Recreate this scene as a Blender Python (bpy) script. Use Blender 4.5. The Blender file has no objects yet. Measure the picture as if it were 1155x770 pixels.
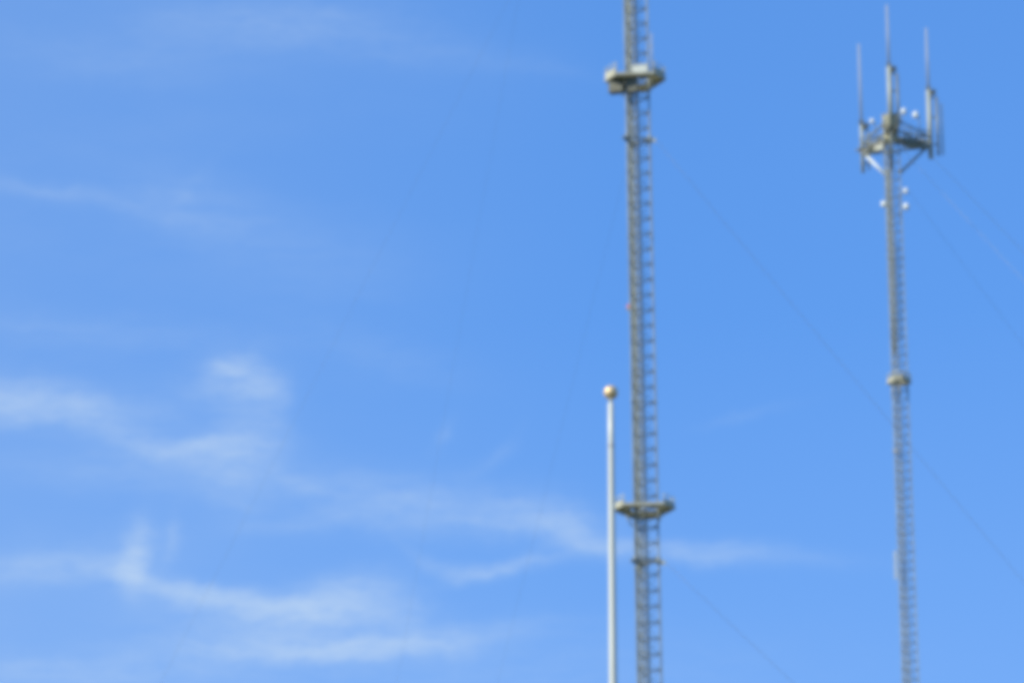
import bpy, math, random
from mathutils import Vector, Matrix
random.seed(7)
S = bpy.context.scene
COL = S.collection
R = math.radians

# ------------------------------------------------------------------ materials
def node_mat(name, base, var, rough, metal, scale=3.0, stain=None):
    m = bpy.data.materials.new(name); m.use_nodes = True
    nt = m.node_tree; b = nt.nodes['Principled BSDF']
    tc = nt.nodes.new('ShaderNodeTexCoord')
    n = nt.nodes.new('ShaderNodeTexNoise'); n.inputs['Scale'].default_value = scale
    n.inputs['Detail'].default_value = 6
    nt.links.new(tc.outputs['Object'], n.inputs['Vector'])
    cr = nt.nodes.new('ShaderNodeValToRGB')
    lo = [max(0, c * (1 - var)) for c in base]; hi = [min(1, c * (1 + var)) for c in base]
    cr.color_ramp.elements[0].position = .32; cr.color_ramp.elements[1].position = .68
    cr.color_ramp.elements[0].color = (*lo, 1); cr.color_ramp.elements[1].color = (*hi, 1)
    nt.links.new(n.outputs['Fac'], cr.inputs['Fac'])
    out = cr.outputs['Color']
    if stain:
        n2 = nt.nodes.new('ShaderNodeTexNoise'); n2.inputs['Scale'].default_value = scale * .45
        n2.inputs['Detail'].default_value = 3
        nt.links.new(tc.outputs['Object'], n2.inputs['Vector'])
        r2 = nt.nodes.new('ShaderNodeMapRange')
        r2.inputs['From Min'].default_value = .55; r2.inputs['From Max'].default_value = .72
        nt.links.new(n2.outputs['Fac'], r2.inputs['Value'])
        mx = nt.nodes.new('ShaderNodeMix'); mx.data_type = 'RGBA'
        nt.links.new(r2.outputs['Result'], mx.inputs['Factor'])
        nt.links.new(out, mx.inputs['A']); mx.inputs['B'].default_value = (*stain, 1)
        out = mx.outputs['Result']
    nt.links.new(out, b.inputs['Base Color'])
    b.inputs['Roughness'].default_value = rough
    b.inputs['Metallic'].default_value = metal
    return m

M = dict(
    galv=node_mat('galvanised_steel', (.27, .295, .265), .28, .6, .15, 2.0, (.21, .205, .155)),
    galv_dark=node_mat('weathered_steel', (.15, .155, .115), .25, .6, .2, 2.5, (.12, .105, .07)),
    khaki=node_mat('oxidised_zinc', (.48, .46, .31), .2, .65, .1, 2.2, (.31, .28, .16)),
    olive=node_mat('olive_paint', (.50, .475, .34), .2, .65, .1, 2.2, (.33, .30, .19)),
    pale=node_mat('pale_grey_paint', (.60, .62, .54), .08, .5, 0, 2.0),
    cable=node_mat('cable_jacket', (.25, .265, .21), .15, .5, 0, 3.0),
    pale_cable=node_mat('pale_cable_jacket', (.42, .44, .35), .12, .5, 0, 3.0),
    white=node_mat('white_radome', (.84, .86, .78), .03, .4, 0, 4.0),
    fibre=node_mat('grey_fibreglass', (.46, .45, .39), .10, .5, 0, 2.0),
    pole=node_mat('white_enamel', (.66, .665, .56), .04, .32, 0, 1.5, (.57, .57, .47)),
    gold=node_mat('gold_leaf', (.84, .60, .30), .08, .42, .40, 9.0),
    red=node_mat('red_lens', (.62, .10, .07), .08, .3, 0, 5.0),
    wire=node_mat('guy_strand', (.16, .165, .17), .15, .5, .4, 6.0),
    pale_wire=node_mat('bright_guy_strand', (.80, .82, .80), .05, .45, 0, 6.0),
    concrete=node_mat('concrete', (.36, .35, .33), .2, .9, 0, 1.2),
    ground=node_mat('dry_grass', (.105, .110, .050), .45, 1.0, 0, .06, (.17, .15, .085)),
)

# ------------------------------------------------------------------ mesh builder
class MB:
    def __init__(self): self.v = []; self.f = []; self.sm = []
    def _frame(self, d):
        d = d.normalized(); a = Vector((0, 0, 1)) if abs(d.z) < .9 else Vector((1, 0, 0))
        u = d.cross(a).normalized(); return u, d.cross(u).normalized()
    def tube(self, p0, p1, r0, r1=None, n=8, smooth=True):
        p0, p1 = Vector(p0), Vector(p1); r1 = r0 if r1 is None else r1
        u, w = self._frame(p1 - p0); k = len(self.v)
        for p, r in ((p0, r0), (p1, r1)):
            for i in range(n):
                t = 2 * math.pi * i / n; self.v.append(p + u * (r * math.cos(t)) + w * (r * math.sin(t)))
        for i in range(n):
            j = (i + 1) % n; self.f.append((k + i, k + n + i, k + n + j, k + j)); self.sm.append(smooth)
        self.f.append(tuple(range(k, k + n))); self.sm.append(False)
        self.f.append(tuple(reversed(range(k + n, k + 2 * n)))); self.sm.append(False)
    def path(self, pts, r, n=6):
        pts = [Vector(p) for p in pts]; k = len(self.v); m = len(pts)
        for a, p in enumerate(pts):
            d = (pts[min(a + 1, m - 1)] - pts[max(a - 1, 0)]); u, w = self._frame(d)
            for i in range(n):
                t = 2 * math.pi * i / n; self.v.append(p + u * (r * math.cos(t)) + w * (r * math.sin(t)))
        for a in range(m - 1):
            for i in range(n):
                j = (i + 1) % n; b = k + a * n
                self.f.append((b + i, b + n + i, b + n + j, b + j)); self.sm.append(True)
        self.f.append(tuple(range(k, k + n))); self.sm.append(False)
        self.f.append(tuple(reversed(range(k + (m - 1) * n, k + m * n)))); self.sm.append(False)
    def bar(self, p0, p1, w, h, up=(0, 0, 1)):
        """square-section member from p0 to p1, w across, h along 'up'"""
        p0, p1 = Vector(p0), Vector(p1); d = (p1 - p0).normalized(); up = Vector(up)
        s = d.cross(up)
        s = s.normalized() if s.length > 1e-4 else d.cross(Vector((1, 0, 0))).normalized()
        t = s.cross(d).normalized(); k = len(self.v)
        for p in (p0, p1):
            for a, b in ((-1, -1), (1, -1), (1, 1), (-1, 1)):
                self.v.append(p + s * (a * w / 2) + t * (b * h / 2))
        for q in ((0, 1, 2, 3), (7, 6, 5, 4), (0, 4, 5, 1), (1, 5, 6, 2), (2, 6, 7, 3), (3, 7, 4, 0)):
            self.f.append(tuple(k + i for i in q)); self.sm.append(False)
    def prism(self, pts, z0, z1):
        k = len(self.v); n = len(pts)
        for z in (z0, z1):
            for p in pts: self.v.append(Vector((p[0], p[1], z)))
        self.f.append(tuple(reversed(range(k, k + n)))); self.sm.append(False)
        self.f.append(tuple(range(k + n, k + 2 * n))); self.sm.append(False)
        for i in range(n):
            j = (i + 1) % n; self.f.append((k + i, k + j, k + n + j, k + n + i)); self.sm.append(False)
    def lathe(self, prof, c=(0, 0, 0), n=32):
        """prof: (radius, z) from bottom to top"""
        c = Vector(c); rings = []
        for r, z in prof:
            if r < 1e-6: self.v.append(c + Vector((0, 0, z))); rings.append([len(self.v) - 1])
            else:
                rings.append([len(self.v) + i for i in range(n)])
                for i in range(n):
                    t = 2 * math.pi * i / n; self.v.append(c + Vector((r * math.cos(t), r * math.sin(t), z)))
        for a, b in zip(rings, rings[1:]):
            for i in range(n):
                j = (i + 1) % n
                if len(a) == 1 and len(b) == 1: continue
                if len(a) == 1: self.f.append((a[0], b[j], b[i]))
                elif len(b) == 1: self.f.append((a[i], a[j], b[0]))
                else: self.f.append((a[i], a[j], b[j], b[i]))
                self.sm.append(True)
    def mesh(self, name, mat):
        me = bpy.data.meshes.new(name); me.from_pydata([tuple(p) for p in self.v], [], self.f)
        for p, s in zip(me.polygons, self.sm): p.use_smooth = s
        me.materials.append(mat); me.update(); return me
    def build(self, name, mat, parent=None, loc=None):
        o = bpy.data.objects.new(name, self.mesh(name, mat)); COL.objects.link(o)
        if parent: o.parent = parent
        if loc: o.location = loc
        return o

def tag(o, label=None, cat=None, group=None, kind=None):
    for k, v in (('label', label), ('category', cat), ('group', group), ('kind', kind)):
        if v: o[k] = v
    return o
def empty(name, loc):
    o = bpy.data.objects.new(name, None); COL.objects.link(o); o.location = loc
    o.empty_display_size = .5; return o
def pol(r, deg, z=0): return Vector((r * math.cos(R(deg)), r * math.sin(R(deg)), z))

# ------------------------------------------------------------------ setting: the ground
g = MB(); N = 40; E0 = 6000.0
xs = [(-1 + 2 * i / N) for i in range(N + 1)]
xs = [math.copysign(abs(t) ** 2.2, t) * E0 for t in xs]
for y in xs:
    for x in xs:
        d = math.hypot(x, y)
        g.v.append(Vector((x, y + 150, 0 if d < 500 else -1.5 * math.sin(d * .004) ** 2)))
for a in range(N):
    for b in range(N):
        k = a * (N + 1) + b; g.f.append((k, k + 1, k + N + 2, k + N + 1)); g.sm.append(True)
tag(g.build('ground', M['ground']), kind='structure')

# ------------------------------------------------------------------ lattice tower
def lattice(root, H, r, ang, pitch, z_focus, leg_r, rung_r, diag_r, first=.6):
    legs = [ang, ang + 120, ang + 240]
    for a in legs:
        b = MB(); b.tube(pol(r, a, .25), pol(r, a, H), leg_r, n=10)
        z = .3 + 6.1
        while z < H - .2:                       # section flange collars
            b.tube(pol(r, a, z - .05), pol(r, a, z + .05), leg_r * 1.55, n=10); z += 6.1
        b.build('leg', M['galv'], root)
    levels = []
    z = first
    while z < H: levels.append(z); z += pitch
    near = sorted(levels, key=lambda q: abs(q - z_focus))[:100]
    def ring(b, z):
        for i in range(3):
            p, q = pol(r, legs[i], z), pol(r, legs[(i + 1) % 3], z)
            d = (q - p).normalized(); b.tube(p + d * leg_r * .6, q - d * leg_r * .6, rung_r, n=6)
    b = MB(); ring(b, 0); ring_mesh = b.mesh('horizontal_brace', M['galv'])
    for z in sorted(near):
        o = bpy.data.objects.new('horizontal_brace', ring_mesh); COL.objects.link(o)
        o.parent = root; o.location = (0, 0, z)
    rest = [z for z in levels if z not in near]
    if rest:
        b = MB()
        for z in rest: ring(b, z)
        tag(b.build('lattice_bracing', M['galv'], root), kind='stuff')
    for i in range(3):                          # zig-zag diagonals of one face
        b = MB()
        for k, z in enumerate(levels[:-1]):
            a0, a1 = (legs[i], legs[(i + 1) % 3]) if k % 2 else (legs[(i + 1) % 3], legs[i])
            b.tube(pol(r * .985, a0, z + rung_r), pol(r * .985, a1, z + pitch - rung_r), diag_r, n=5)
        b.build('face_bracing', M['galv'], root)
    b = MB(); b.prism([pol(r + .55, ang + 60 * i) for i in range(6)], -.2, .25)
    b.build('base_pier', M['concrete'], root)
    return legs

def cable_run(root, legs, r, f0, f1, n, z0, z1, rad, mat, out=.05, name='coaxial_cable'):
    """n cables strapped to the face between the 2nd and the 3rd leg"""
    p, q = pol(r, legs[1]), pol(r, legs[2])
    nrm = ((p + q) / 2).normalized()
    for i in range(n):
        t = f0 + (f1 - f0) * (i / (n - 1) if n > 1 else .5)
        c = p.lerp(q, t) + nrm * out
        pts = []; z = z0; k = 0
        while z < z1:
            pts.append(c + Vector((random.uniform(-.006, .006), random.uniform(-.006, .006), z))); z += 2.4
        pts.append(c + Vector((0, 0, z1)))
        b = MB(); b.path(pts, rad, 7); b.build(name, mat, root)

def climbing_ladder(root, c, dirv, z0, z1, w, name='climbing_ladder'):
    b = MB(); dirv = Vector(dirv).normalized(); c = Vector(c)
    for s in (-.5, .5): b.tube(c + dirv * (w * s) + Vector((0, 0, z0)), c + dirv * (w * s) + Vector((0, 0, z1)), .02, n=6)
    z = z0 + .1
    while z < z1:
        b.tube(c - dirv * (w / 2) + Vector((0, 0, z)), c + dirv * (w / 2) + Vector((0, 0, z)), .013, n=5); z += .31
    b.build(name, M['galv_dark'], root)

def star_deck(root, z, ang, Rc, half, r_leg, board, name='work_platform', thick=.05, open_side=None):
    """triangular grated deck with blunt corners: frame, joists, kick boards, corner posts"""
    pts = []
    for a in (ang, ang + 120, ang + 240):
        c = pol(Rc, a); t = pol(1, a + 90)
        pts += [c - t * half, c + t * half]
    pf = empty(name, (0, 0, z)); pf.parent = root
    d = MB()
    # grating: bearing bars with the tower opening left free
    cen = r_leg + .10
    def inside(p):
        s = 0
        for i in range(6):
            a, b2 = pts[i], pts[(i + 1) % 6]
            if (b2 - a).x * (p.y - a.y) - (b2 - a).y * (p.x - a.x) < 0: return False
        return True
    def clip(y):                                # x-range of the hexagon at height y (in deck axes)
        xs_ = []
        for i in range(6):
            a, b2 = pts[i], pts[(i + 1) % 6]
            if (a.y - y) * (b2.y - y) < 0:
                xs_.append(a.x + (b2.x - a.x) * (y - a.y) / (b2.y - a.y))
        return (min(xs_), max(xs_)) if len(xs_) >= 2 else None
    y = -Rc - half
    while y < Rc + half:
        c = clip(y)
        if c:
            segs = [c]
            if abs(y) < cen * .62:
                w = cen * .8
                segs = [(c[0], -w), (w, c[1])]
            for x0, x1 in segs:
                if x1 - x0 > .03: d.bar((x0, y, 0), (x1, y, 0), .030, thick * .8)
        y += .055
    d.build('grating', M['olive'], pf)
    f = MB()
    for i in range(6):
        a, b2 = pts[i], pts[(i + 1) % 6]
        f.bar(a + Vector((0, 0, -.03)), b2 + Vector((0, 0, -.03)), .06, .10)
    for a in (ang, ang + 120, ang + 240):
        t = pol(1, a + 90)
        for s in (-1, 1):
            f.bar(pol(r_leg * .7, a, -.06) + t * (half * .7 * s), pol(Rc, a, -.06) + t * (half * .7 * s), .06, .09)
        f.tube(pol(r_leg, a, -.70), pol(Rc * .80, a, -.10), .028, n=6)
    f.build('deck_frame', M['olive'], pf)
    for i in range(6):                          # the side facing the tower's climb is left open
        if i == open_side: continue
        a, b2 = pts[i], pts[(i + 1) % 6]
        dd = (b2 - a).normalized()
        k = MB(); k.bar(a + dd * .03 + Vector((0, 0, .03 + board / 2)), b2 - dd * .03 + Vector((0, 0, .03 + board / 2)), .015, board)
        k.build('kick_board', M['olive'], pf)
        h = Vector((0, 0, board + .19)); k = MB(); k.tube(a * .985 + dd * .02 + h, b2 * .985 - dd * .02 + h, .021, n=8)
        k.build('hand_rail', M['pale'], pf)
    for i in range(6):
        k = MB(); p = pts[i] * .985
        k.tube(p, p + Vector((0, 0, board + .22)), .020, n=6); k.build('corner_post', M['khaki'], pf)
    return pf

def ring_bracket(root, z, legs, r, tube_r=.032, name='guy_bracket', mat='galv'):
    b = MB()
    for i in range(3):
        p, q = pol(r + .03, legs[i], 0), pol(r + .03, legs[(i + 1) % 3], 0)
        b.bar(p, q, .05, tube_r * 2)
    for a in legs:
        b.tube(pol(r, a, -.13), pol(r, a, .13), .075, n=10)
        b.bar(pol(r + .02, a, -.05), pol(r + .22, a, -.09), .03, .15)
    return b.build(name, M[mat], root, (0, 0, z))

# ------------------------------------------------------------------ the near tower
T1 = Vector((4.56, 180.0, 0)); A1 = -15.0; R1 = .49; H1 = 106.0
t1 = tag(empty('lattice_tower', T1),
         'tall grey guyed lattice mast with two triangular work platforms, right beside the white flagpole', 'radio tower')
legs1 = lattice(t1, H1, R1, A1, .57, 57.6, .033, .021, .008, first=.49)
cable_run(t1, legs1, R1, .60, .95, 3, 3.0, 100.0, .013, M['pale_cable'], -.03)
cable_run(t1, legs1, R1, .10, .26, 2, 3.0, 100.0, .016, M['cable'], -.06)
for dx in (.0, .075):
    b = MB(); b.path([(dx + .004 * math.sin(q * 1.7), .06, 3 + q * 2.4) for q in range(41)], .026, 8)
    b.build('coaxial_cable', M['cable'], t1)
cable_run(t1, legs1, R1, .42, .52, 2, 51.4, 100.0, .014, M['pale_cable'], -.03)
climbing_ladder(t1, (-.13, -.20, 0), pol(1, A1 - 14), 2.4, 104.0, .30)

D1 = 88.0                                       # the decks point away from the road
low = star_deck(t1, 51.34, D1, 1.03, .36, R1, .13, open_side=3)
top = star_deck(t1, 67.32, D1, 1.02, .38, R1, .20, open_side=3)
tag(low, 'lower work platform'); tag(top, 'upper work platform')
# boxes clamped on the upper platform
b = MB(); b.bar((0, 0, -.24), (0, 0, .24), .52, .34, (0, 1, 0)); b.bar((0, 0, .24), (0, 0, .27), .58, .40, (0, 1, 0))
o = b.build('cabinet_or_shade_block', M['galv_dark'], t1, (-.68, -.22, 67.02)); o.rotation_euler.z = R(-18)  # added dark block; the deck's shaded underside put into its colour
tag(o, 'dark block for the shade under the left end of the deck')
b = MB(); b.bar((0, 0, -.14), (0, 0, .14), .56, .20, (0, 1, 0)); b.bar((-.30, 0, .155), (.30, 0, .155), .24, .03)
o = b.build('cabinet_or_shade_block', M['pale'], t1, (.17, -.74, 67.46)); o.rotation_euler.z = R(-14)
tag(o, 'pale cabinet on the front edge')
b = MB(); b.bar((0, 0, -.28), (0, 0, .26), .34, .26, (0, 1, 0))
o = b.build('cabinet_or_shade_block', M['galv_dark'], t1, (-.10, -.48, 66.98)); o.rotation_euler.z = R(-14)
tag(o, 'dark cabinet under the front edge')
# whip on the right, small fittings on the left
b = MB(); b.tube((0, 0, 0), (0, 0, 1.55), .030, .022, n=8); b.lathe([(.022, 1.55), (.015, 1.60), (0, 1.61)], n=8)
wa = b.build('whip_or_white_stub', M['fibre'], t1, pol(R1 + .16, A1 - 6, 67.45)); tag(wa, 'short pale whip antenna')
for z in (.2, 1.1):
    b = MB(); b.bar((-.14, 0, z), (.03, 0, z), .03, .03); b.build('standoff', M['galv'], wa)
for ha, za, ln in ((-.05, 64.25, .55), (-.08, 67.9, .55)):
    b = MB(); b.tube((0, 0, 0), (0, 0, ln), .035, n=8); b.bar((.0, 0, .1), (.12, .02, .1), .03, .03)
    b.build('whip_or_white_stub', M['white'], t1, pol(R1 + .10, legs1[1], za) + Vector((ha, 0, 0)))  # white stubs; the lower one paints in the sunlit guy attachments
b = MB(); b.lathe([(0, -.15), (.09, -.15), (.11, -.05), (.11, .12), (.06, .2), (0, .21)], n=14)
b.bar((.05, 0, -.1), (.25, .0, -.1), .04, .04)
b.build('radome', M['white'], t1, pol(R1 + .18, legs1[1], 70.35) + Vector((-.02, 0, 0)))
ol = MB(); ol.bar((0, 0, 0), (-.24, -.02, -.02), .04, .04); ol.lathe([(0, -.04), (.07, -.04), (.07, .02), (0, .03)], (-.26, -.02, 0), 12)
ol = ol.build('obstruction_light', M['khaki'], t1, pol(R1, legs1[1], 58.85))
b = MB(); b.lathe([(.06, .03), (.07, .09), (.055, .16), (0, .19)], (-.26, -.02, 0), 14); b.build('red_lens', M['red'], ol)
# lightning rod and beacon at the top
b = MB(); b.tube((0, 0, 0), (0, 0, 2.2), .02, .008, n=6); b.build('lightning_rod', M['galv'], t1, pol(R1, A1, H1))
for z in (49.43, 65.05, 78.6, 93.05): ring_bracket(t1, z, legs1, R1)

# ------------------------------------------------------------------ the far tower with the antenna head
T2 = Vector((16.70, 220.0, 0)); A2 = 24.0; R2 = .385; H2 = 79.7
t2 = tag(empty('lattice_tower', T2),
         'slimmer farther grey lattice mast crowned by a three-cornered antenna head with tall whips', 'radio tower')
legs2 = lattice(t2, H2, R2, -24.0, .40, 68.0, .027, .014, .007, first=.33)
cable_run(t2, legs2, R2, .55, .85, 2, 3.0, 78.6, .014, M['pale_cable'], -.03)
cable_run(t2, legs2, R2, .30, .95, 3, 69.2, 77.6, .020, M['pale_cable'], -.08)
cable_run(t2, legs2[2:] + legs2[:2], R2, .35, .75, 2, 69.8, 74.2, .020, M['cable'], -.05)
climbing_ladder(t2, (-.08, -.12, 0), pol(1, -40), 2.4, 79.0, .24)
sm = star_deck(t2, 67.96, A2, .47, .18, R2, .14)
tag(sm, 'small blunt platform')

HZ = 78.95
head = empty('antenna_platform', (0, 0, HZ)); head.parent = t2
RC = 1.80
corner = [(A2, .0, 1.92), (A2 + 110, -.18, 1.62), (A2 + 243, .05, 1.80)]
f = MB()
for i, (a, dz, RC) in enumerate(corner):
    c = pol(RC, a, dz); t = pol(1, a + 90)
    for s in (-1, 1):
        f.bar(pol(R2 * .6, a, .05) + t * (.16 * s), c + t * (.16 * s), .09, .12)
    f.bar(pol(RC * .62, a, dz * .6) - t * .3, pol(RC * .62, a, dz * .6) + t * .3, .06, .08)
f.build('support_arm', M['fibre'], head)
f = MB()
for i in range(3):
    (a, dz, RC), (a2, dz2, RD) = corner[i], corner[(i + 1) % 3]
    f.tube(pol(RC, a, dz - .02), pol(RD, a2, dz2 - .02), .05, n=8)
    f.tube(pol(RC, a, dz + .48), pol(RD, a2, dz2 + .48), .035, n=8)
for q in (.55, .85, 1.15, 1.5):             # upright rail posts along the arms
    for a, dz, RC in corner:
        t = pol(1, a + 90)
        for sgn in (-1, 1):
            f.tube(pol(q, a, dz * q / RC + .1) + t * (.26 * sgn), pol(q, a, dz * q / RC + .62) + t * (.26 * sgn), .022, n=6)
for a, dz, RC in corner:
    t = pol(1, a + 90)
    for sgn in (-1, 1):
        for h in (.36, .62):
            f.tube(pol(.4, a, dz * .2 + h) + t * (.26 * sgn), pol(RC, a, dz + h) + t * (.26 * sgn), .024, n=6)
f.build('face_rail', M['galv'], head)
d = MB()
for i, (a, dz, RC) in enumerate(corner):
    t = pol(1, a + 90)
    for k in range(22):
        q = .30 + k * .068; w = .30 + (.10 if k > 14 else 0)
        d.bar(pol(q, a, dz * q / RC + .13) - t * w, pol(q, a, dz * q / RC + .13) + t * w, .035, .03)
d.build('grating', M['olive'], head)
for i, (a, dz, RC) in enumerate(corner):            # knee braces down to the legs
    b = MB(); b.tube(pol(RC * .92, a, dz - .08), pol(R2, a, -1.45), .06, n=8)
    b.build('knee_brace', M['white'] if i == 1 else M['galv'], head)  # left brace coloured white as if sunlit, the others plain steel
b = MB(); b.bar((0, 0, -.65), (0, 0, .50), .46, .42, (0, 1, 0)); b.bar((0, 0, .50), (0, 0, .55), .52, .48, (0, 1, 0))
o = b.build('cabinet_or_shade_block', M['khaki'], head, (-.06, -.62, .42)); o.rotation_euler.z = R(-38)
tag(o, 'tall khaki cabinet at the middle')
b = MB(); b.bar((-.55, 0, 0), (.55, 0, 0), .28, .36)
o = b.build('cabinet_or_shade_block', M['cable'], head, pol(1.10, A2 - 8, -.02)); o.rotation_euler.z = R(A2)  # added block, coloured dark to give the right arm its shaded tone
tag(o, 'dark block for the unlit right arm')
b = MB(); b.bar((-.56, 0, 0), (.56, 0, 0), .20, .22)
o = b.build('lit_arm_bar', M['pale'], head, pol(.92, A2 + 113, -.16)); o.rotation_euler.z = R(A2 + 110)  # added pale bar; the left arm's sunlit tone put into its colour
# antennas: (corner, foot z, bracket z, tip z, sideways offset)
for (i, z0, zb, zt, off) in ((1, -1.02, 1.20, 4.95, 0), (2, .05, 2.72, 5.62, 0), (0, -.55, 2.58, 5.50, 0)):
    a, dz, RC = corner[i]; c = pol(RC + .06, a, 0)
    w = empty('antenna_mast', c); w.parent = head
    b = MB(); b.tube((0, 0, zb), (0, 0, zt), .050, .034, n=10); b.lathe([(.034, zt), (.03, zt + .05), (0, zt + .06)], n=10)
    b.build('whip', M['fibre'], w)
    b = MB(); b.tube((0, 0, z0), (0, 0, zb + .10), .075 if i == 1 else .105, n=12); b.build('mount_pipe', M['pale_cable'], w)
    b = MB(); b.bar((.02, 0, zb - .12), (.30, .04, zb + .0), .16, .20); b.bar((.0, 0, zb + .02), (0, 0, zb + .2), .19, .19); b.build('bracket', M['galv_dark'], w)
    b = MB()
    x2 = .34 if i != 1 else .28
    b.tube((x2, .05, z0 + .15), (x2, .05, zb - .25), .06 if i != 1 else .04, n=8)
    if i == 0: b.tube((.55, .12, z0 + .2), (.55, .12, zb - .55), .035, n=8)
    b.build('dipole_pipe', M['galv'], w)
    b = MB()
    for q in (.25, .65, .95):
        z = z0 + (zb - z0) * q - .12; b.bar((0, 0, z), (x2, .05, z), .04, .05)
    b.build('clamp', M['galv_dark'], w)
def radome(x, y, z, s, dx):
    b = MB()
    b.lathe([(0, -1.1 * s), (.75 * s, -1.1 * s), (s, -.7 * s), (s, .55 * s), (.72 * s, .95 * s), (0, 1.15 * s)], n=18)
    o = b.build('radome', M['white'], t2, (x, y, z))
    m = MB(); m.bar((0, 0, -.9 * s), (dx, 0, -1.0 * s), .035, .035); m.tube((dx, 0, -1.0 * s - .5), (dx, 0, -1.0 * s), .025, n=6)
    m.build('standoff', M['galv'], o)
    return o
radome(-.76, .25, 79.98, .095, .12); radome(.60, -.35, 80.20, .115, -.12); radome(1.16, .18, 80.22, .125, .14)
radome(-.385, .15, 76.10, .115, .18); radome(.58, -.12, 76.60, .105, -.30); radome(.58, -.12, 75.88, .125, -.30)
b = MB(); b.bar((0, 0, 0), (0, 0, 1.25), .085, .06, (0, 1, 0)); pa = b.build('panel_antenna', M['pale'], t2, (-.43, .18, 59.2))
for z in (.2, 1.0):
    b = MB(); b.bar((0, 0, z), (.2, 0, z), .03, .03); b.build('standoff', M['galv'], pa)
b = MB(); b.bar((0, 0, -.1), (0, 0, .1), .16, .1, (0, 1, 0)); b.build('junction_box', M['fibre'], t2, pol(R2 + .06, legs2[2] + 10, 64.75))

# ------------------------------------------------------------------ flagpole
FP = Vector((1.2319, 64.0, 0)); HP = 20.665
fp = tag(empty('flagpole', (FP.x - .0, FP.y, 0)), 'white tapering flagpole topped by a gold ball, no flag flying', 'flagpole')
fp.rotation_euler.y = R(.58); fp.location.x = FP.x - HP * math.tan(R(.58))
b = MB(); prof = []
for i in range(41):
    z = HP * i / 40; prof.append((.088 - (.088 - .037) * max(0, (z - 5) / (HP - 5)) ** 1.1, z))
b.lathe([(0, 0)] + prof + [(.030, HP + .006), (0, HP + .008)], n=28); b.build('pole', M['pole'], fp)
b = MB(); b.lathe([(.037, 0), (.0405, .005), (.0405, .05), (.037, .055)], (0, 0, HP - .58), 24); b.build('joint_band', M['fibre'], fp)
b = MB(); b.lathe([(.020, HP), (.020, HP + .03), (.028, HP + .035), (.026, HP + .055), (.017, HP + .06), (.017, HP + .09)], n=20)
b.build('spindle', M['pole'], fp)
b = MB(); rb = .090; cz = HP + .055 + rb
b.lathe([(0, -rb)] + [(rb * math.cos(R(t)), rb * math.sin(R(t))) for t in range(-80, 81, 8)] + [(0, rb)], (0, 0, cz), 36)
b.build('ball_finial', M['gold'], fp)
b = MB(); b.lathe([(.20, 0), (.20, .03), (.15, .07), (.092, .11)], n=28); b.build('base_collar', M['pole'], fp)

# ------------------------------------------------------------------ guy wires (each one strand)
def guy(label, p, q, mat, rad, sag, grp):
    o = empty('guy_wire', p)
    p, q = Vector(p), Vector(q); d = q - p
    pts = [Vector((0, 0, 0)) + d * (i / 40) + Vector((0, 0, -sag * 4 * (i / 40) * (1 - i / 40))) for i in range(41)]
    bpy.data.objects.remove(o)
    b = MB(); b.path(pts, rad, 6)
    o = b.build('guy_wire', mat, None, p)
    return tag(o, label, 'guy wire', grp)
G1 = 'guy wires of the mast beside the flagpole'
G2 = 'guy wires of the mast with the antenna head'
def anchor(T, a, Rr): return T + pol(Rr, a, 0)
for (z, lab) in (
        (49.40, 'dark guy wire leaving the nearer mast below its lower platform, slanting down right'),
        (65.00, 'long dark guy wire slanting right from below the upper platform and behind the farther mast')):
    guy(lab, T1 + pol(R1 + .2, A1, z), anchor(T1, A1, 48.5), M['wire'], .0066, .25, G1)
for (z, lab) in (
        (65.00, 'faint steep guy wire dropping leftward from below the upper platform past the gold ball'),
        (93.00, 'steeper of two faint guy wires entering along the top edge left of the nearer mast')):
    guy(lab, T1 + pol(R1 + .2, A1 + 120, z), anchor(T1, 107, 74.0), M['wire'], .0026, .25, G1)
guy('flatter of two faint guy wires entering along the top edge, crossing the lower left clouds', T1 + pol(R1 + .2, A1 + 240, 78.55), anchor(T1, A1 + 240, 47.0), M['wire'], .0027, .25, G1)
guy('pale upper guy wire of the pair running down right from the antenna head', T2 + pol(1.45, A2, 79.0), anchor(T2, 12, 78), M['pale_wire'], .0095, .3, G2)
guy('pale lower guy wire of the pair running down right from the antenna head', T2 + pol(R2 + .2, A2, 78.6), anchor(T2, 14, 76), M['pale_wire'], .0085, .3, G2)
guy('dark guy wire slanting down right from just under the antenna head', T2 + pol(R2 + .2, A2, 77.0), anchor(T2, 18, 61), M['wire'], .0045, .3, G2)

# ------------------------------------------------------------------ sun and sky
SUN = Vector((-.78, -.40, .60)).normalized()
sun_el = math.asin(SUN.z); sun_az = math.atan2(SUN.x, SUN.y)
L = bpy.data.lights.new('sun', 'SUN'); L.energy = 4.8; L.angle = R(.53); L.color = (1, .955, .82)
so = bpy.data.objects.new('sun', L); COL.objects.link(so); so.location = (0, 0, 150)
so.rotation_euler = SUN.to_track_quat('Z', 'Y').to_euler()

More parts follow.
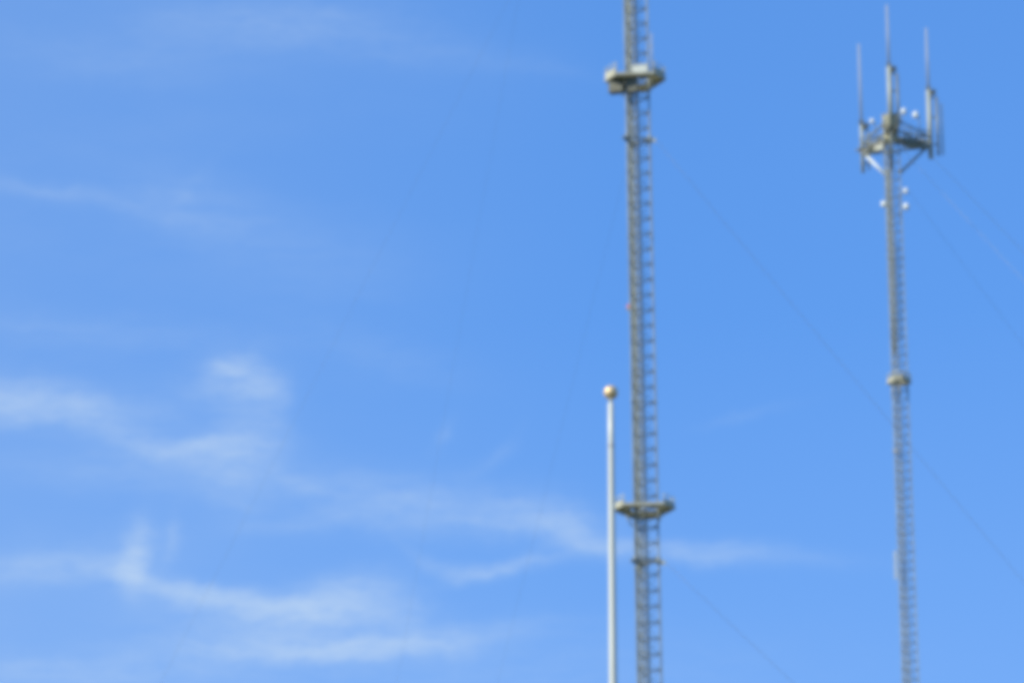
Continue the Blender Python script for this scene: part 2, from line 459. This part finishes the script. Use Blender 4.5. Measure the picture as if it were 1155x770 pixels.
CIRRUS = [
    (-5.44, 16.57, 0.735, 0.162, 2, 0.0, 0.44),
    (-6.039, 16.71, 0.882, 0.133, 0, 0.0, 0.22),
    (-4.393, 16.31, 0.588, 0.095, 18, 0.0, 0.2),
    (-4.446, 16.519, 0.49, 0.095, 4, 0.0, 0.12),
    (-2.919, 16.861, 0.274, 0.123, 24, 0.0, 0.4),
    (-3.179, 16.997, 0.255, 0.104, -30, 0.0, 0.2),
    (-3.406, 16.829, 0.431, 0.171, -15, 0.0, 0.14),
    (-3.005, 16.501, 0.333, 0.285, 60, 0.0, 0.22),
    (-2.657, 16.402, 0.294, 0.19, 50, 0.0, 0.1),
    (-3.349, 16.164, 0.51, 0.095, -2, 0.0, 0.34),
    (-3.596, 16.072, 0.784, 0.171, 6, 0.0, 0.24),
    (-3.128, 15.838, 0.353, 0.285, 35, 0.0, 0.22),
    (-2.404, 15.782, 0.255, 0.076, 20, 0.75, 0.2),
    (-2.351, 15.354, 0.686, 0.076, -5, 0.0, 0.12),
    (-4.536, 15.856, 1.078, 0.152, 5, 0.0, 0.12),
    (-4.227, 15.055, 0.235, 0.114, -72, 0.0, 0.5),
    (-4.302, 14.762, 0.196, 0.133, 60, 0.0, 0.42),
    (-3.853, 15.164, 0.196, 0.067, -78, 0.0, 0.22),
    (-3.678, 14.612, 0.686, 0.076, 9, 0.5, 0.52),
    (-2.739, 14.429, 0.784, 0.085, 5, 0.0, 0.48),
    (-1.97, 14.514, 0.49, 0.171, -14, 0.0, 0.5),
    (-1.554, 14.395, 0.392, 0.152, 5, 0.0, 0.3),
    (-2.291, 13.977, 0.931, 0.085, 1, 0.0, 0.5),
    (-1.208, 14.059, 0.784, 0.104, -6, 0.0, 0.36),
    (-2.737, 14.201, 0.882, 0.19, 4, 0.0, 0.34),
    (-0.173, 14.14, 0.588, 0.095, -6, 0.0, 0.1),
    (-0.569, 15.474, 1.078, 0.209, 4, 0.0, 0.2),
    (-1.461, 15.58, 0.686, 0.228, 6, 0.0, 0.15),
    (0.619, 15.25, 0.353, 0.133, 24, 0.0, 0.34),
    (0.223, 15.322, 0.588, 0.152, 10, 0.0, 0.18),
    (0.935, 15.056, 0.294, 0.067, 6, 0.0, 0.26),
    (-0.519, 14.781, 0.451, 0.067, 4, 1.43, 0.28),
    (0.124, 14.858, 0.588, 0.057, -11, 0.0, 0.2),
    (2.101, 14.994, 0.588, 0.085, 2, 0.0, 0.2),
    (2.793, 14.9, 0.784, 0.085, 3, 0.0, 0.12),
    (1.607, 15.038, 0.49, 0.076, 0, 0.0, 0.18),
    (-0.809, 16.284, 0.157, 0.057, -50, 0.0, 0.1),
    (-0.174, 16.038, 0.255, 0.067, -30, 0.71, 0.06),
    (-0.421, 15.899, 0.255, 0.057, -20, 1.0, 0.05),
    (-4.678, 18.78, 0.98, 0.057, 10, 0.0, 0.1),
    (-5.38, 18.884, 0.784, 0.085, 2, 0.0, 0.08),
    (-3.526, 18.69, 0.686, 0.285, 12, 0.0, 0.12),
    (-3.678, 18.834, 0.294, 0.076, -55, 0.0, 0.06),
    (-2.894, 20.722, 1.176, 0.228, -4, 0.0, 0.13),
    (-1.585, 20.516, 1.176, 0.209, 8, 0.0, 0.1),
    (-4.499, 20.268, 0.882, 0.171, 5, 0.0, 0.08),
    (0.126, 20.258, 0.686, 0.076, 10, 0.0, 0.05),
    (-5.312, 14.87, 0.882, 0.152, -4, 0.0, 0.22),
    (-4.916, 14.817, 0.588, 0.095, 0, 0.0, 0.14),
    (-5.096, 13.728, 1.372, 0.152, 2, 0.0, 0.24),
    (-3.719, 13.901, 0.784, 0.133, 2, 0.0, 0.14),
    (2.658, 16.449, 0.392, 0.048, -12, 0.0, 0.06),
    (-4.757, 17.377, 1.372, 0.133, 3, 0.0, 0.1),
    (-1.468, 17.146, 0.784, 0.171, 14, 0.0, 0.07),
    (-2.172, 18.104, 0.882, 0.38, 10, 0.0, 0.06),
    (-0.172, 13.713, 2.548, 0.38, 0, 0.0, 0.1),
]

W = bpy.data.worlds.new('World'); S.world = W; W.use_nodes = True
nt = W.node_tree; nt.nodes.clear(); K = nt.links.new
def nd(t, **kw):
    n = nt.nodes.new(t)
    for k, v in kw.items(): setattr(n, k, v)
    return n
def setin(sock, v):
    if hasattr(v, 'is_output'): K(v, sock)
    else: sock.default_value = v
def ma(op, a, b=None, c=None, clamp=False):
    n = nd('ShaderNodeMath', operation=op); n.use_clamp = clamp
    for i, v in enumerate((a, b, c)):
        if v is not None: setin(n.inputs[i], v)
    return n.outputs[0]
outn = nd('ShaderNodeOutputWorld'); bg = nd('ShaderNodeBackground')
sky = nd('ShaderNodeTexSky', sky_type='NISHITA'); sky.sun_disc = False
sky.sun_elevation = sun_el; sky.sun_rotation = sun_az
sky.altitude = 150; sky.air_density = 1.0; sky.dust_density = .35; sky.ozone_density = 3.0
tc = nd('ShaderNodeTexCoord'); sp = nd('ShaderNodeSeparateXYZ'); K(tc.outputs['Generated'], sp.inputs[0])
X, Y, Z = sp.outputs
az = ma('MULTIPLY', ma('ARCTAN2', X, Y), 180 / math.pi)
el = ma('MULTIPLY', ma('ARCSINE', Z), 180 / math.pi)
cb = nd('ShaderNodeCombineXYZ'); K(az, cb.inputs[0]); K(el, cb.inputs[1])
P = cb.outputs[0]
def noise(vec, scale, detail, rough=.55, dist=0.0, color=False):
    n = nd('ShaderNodeTexNoise'); setin(n.inputs['Vector'], vec); n.inputs['Scale'].default_value = scale
    n.inputs['Detail'].default_value = detail; n.inputs['Roughness'].default_value = rough; n.inputs['Distortion'].default_value = dist
    return n.outputs['Color' if color else 'Fac']
def mapped(vec, loc=(0, 0, 0), rot=0, scale=(1, 1, 1), kind='POINT'):
    n = nd('ShaderNodeMapping', vector_type=kind); setin(n.inputs['Vector'], vec)
    n.inputs['Location'].default_value = loc; n.inputs['Rotation'].default_value = (0, 0, rot); n.inputs['Scale'].default_value = scale
    return n.outputs[0]
# wind-drawn warping of the cirrus
def warp(vec, scale, detail, amt):
    s = nd('ShaderNodeVectorMath', operation='SUBTRACT'); K(noise(vec, scale, detail, color=True), s.inputs[0]); s.inputs[1].default_value = (.5, .5, .5)
    m = nd('ShaderNodeVectorMath', operation='MULTIPLY_ADD'); K(s.outputs[0], m.inputs[0]); m.inputs[1].default_value = amt; setin(m.inputs[2], vec)
    return m.outputs[0]
PW = warp(warp(P, 1.1, 2, (.34, .16, 0)), 3.6, 5, (.26, .15, 0))
total = None
for (ca, ce, sl, sw, ang, curv, inten) in CIRRUS:
    v = mapped(PW, (ca, ce, 0), R(-ang), (sl, sw, 1), 'TEXTURE')
    q = nd('ShaderNodeSeparateXYZ'); K(v, q.inputs[0])
    y = q.outputs[1]
    if curv: y = ma('MULTIPLY_ADD', ma('MULTIPLY', q.outputs[0], q.outputs[0]), -curv, y)
    x2 = ma('MULTIPLY', q.outputs[0], q.outputs[0])
    d2 = ma('MULTIPLY_ADD', y, y, x2)
    e = ma('POWER', math.exp(-.62), d2)
    total = ma('MULTIPLY_ADD', e, inten, total if total is not None else 0.0)
# fibres and gaps
fib = noise(mapped(PW, rot=R(6), scale=(.8, 4.2, 1)), 1.6, 6, .62)
fine = noise(mapped(P, rot=R(-12), scale=(1.5, 3.0, 1)), 2.6, 5, .6)
tex = ma('MULTIPLY_ADD', fib, 2.0, ma('MULTIPLY_ADD', fine, 1.0, -.52), clamp=False)
tex = ma('MAXIMUM', tex, .12)
veil = nd('ShaderNodeMapRange'); K(noise(mapped(PW, rot=R(4), scale=(.22, .75, 1)), .9, 5, .6), veil.inputs['Value'])
veil.inputs['From Min'].default_value = .48; veil.inputs['From Max'].default_value = .80; veil.inputs['To Max'].default_value = .10
left = nd('ShaderNodeMapRange'); K(az, left.inputs['Value'])
left.inputs['From Min'].default_value = 1.2; left.inputs['From Max'].default_value = -5.7; left.inputs['To Max'].default_value = 1.0
low_ = nd('ShaderNodeMapRange'); K(el, low_.inputs['Value'])
low_.inputs['From Min'].default_value = 17.5; low_.inputs['From Max'].default_value = 13.0; low_.inputs['To Max'].default_value = .13
dens = ma('ADD', ma('MULTIPLY', total, tex), ma('MULTIPLY_ADD', ma('ADD', veil.outputs[0], .13), left.outputs[0], low_.outputs[0]))
dens = ma('SUBTRACT', 1.0, ma('POWER', math.exp(-.85), dens), clamp=True)
tint = nd('ShaderNodeMix', data_type='RGBA', blend_type='MULTIPLY'); tint.inputs['Factor'].default_value = 1
gm = nd('ShaderNodeGamma'); gm.inputs['Gamma'].default_value = .5; K(sky.outputs[0], gm.inputs['Color']); K(gm.outputs[0], tint.inputs['A']); tint.inputs['B'].default_value = (.697, 1.517, 2.96, 1)
mix = nd('ShaderNodeMix', data_type='RGBA'); K(dens, mix.inputs['Factor'])
K(tint.outputs['Result'], mix.inputs['A']); mix.inputs['B'].default_value = (4.25, 5.3, 6.4, 1)
K(mix.outputs['Result'], bg.inputs['Color']); bg.inputs['Strength'].default_value = .141
K(bg.outputs[0], outn.inputs[0])

# ------------------------------------------------------------------ camera and view
cd = bpy.data.cameras.new('camera'); cam = bpy.data.objects.new('camera', cd); COL.objects.link(cam)
S.camera = cam
p, a = R(17.2695), R(.754)
F = Vector((0, math.cos(p), math.sin(p))); RX = Vector((1, 0, 0)); U = Vector((0, -math.sin(p), math.cos(p)))
r_ = RX * math.cos(a) - U * math.sin(a); u_ = U * math.cos(a) + RX * math.sin(a)
m = Matrix((r_, u_, -F)).transposed().to_4x4(); m.translation = (0, 0, 1.6)
cam.matrix_world = m
cd.sensor_width = 36; cd.lens = 187.01; cd.clip_start = .1; cd.clip_end = 20000
S.render.engine = 'CYCLES'
S.cycles.filter_width = 6.8                      # the soft long-zoom phone lens
S.cycles.max_bounces = 6
S.view_settings.view_transform = 'Standard'; S.view_settings.look = 'None'
S.view_settings.exposure = 0.0; S.view_settings.gamma = 1.0; S.view_settings.use_curve_mapping = False
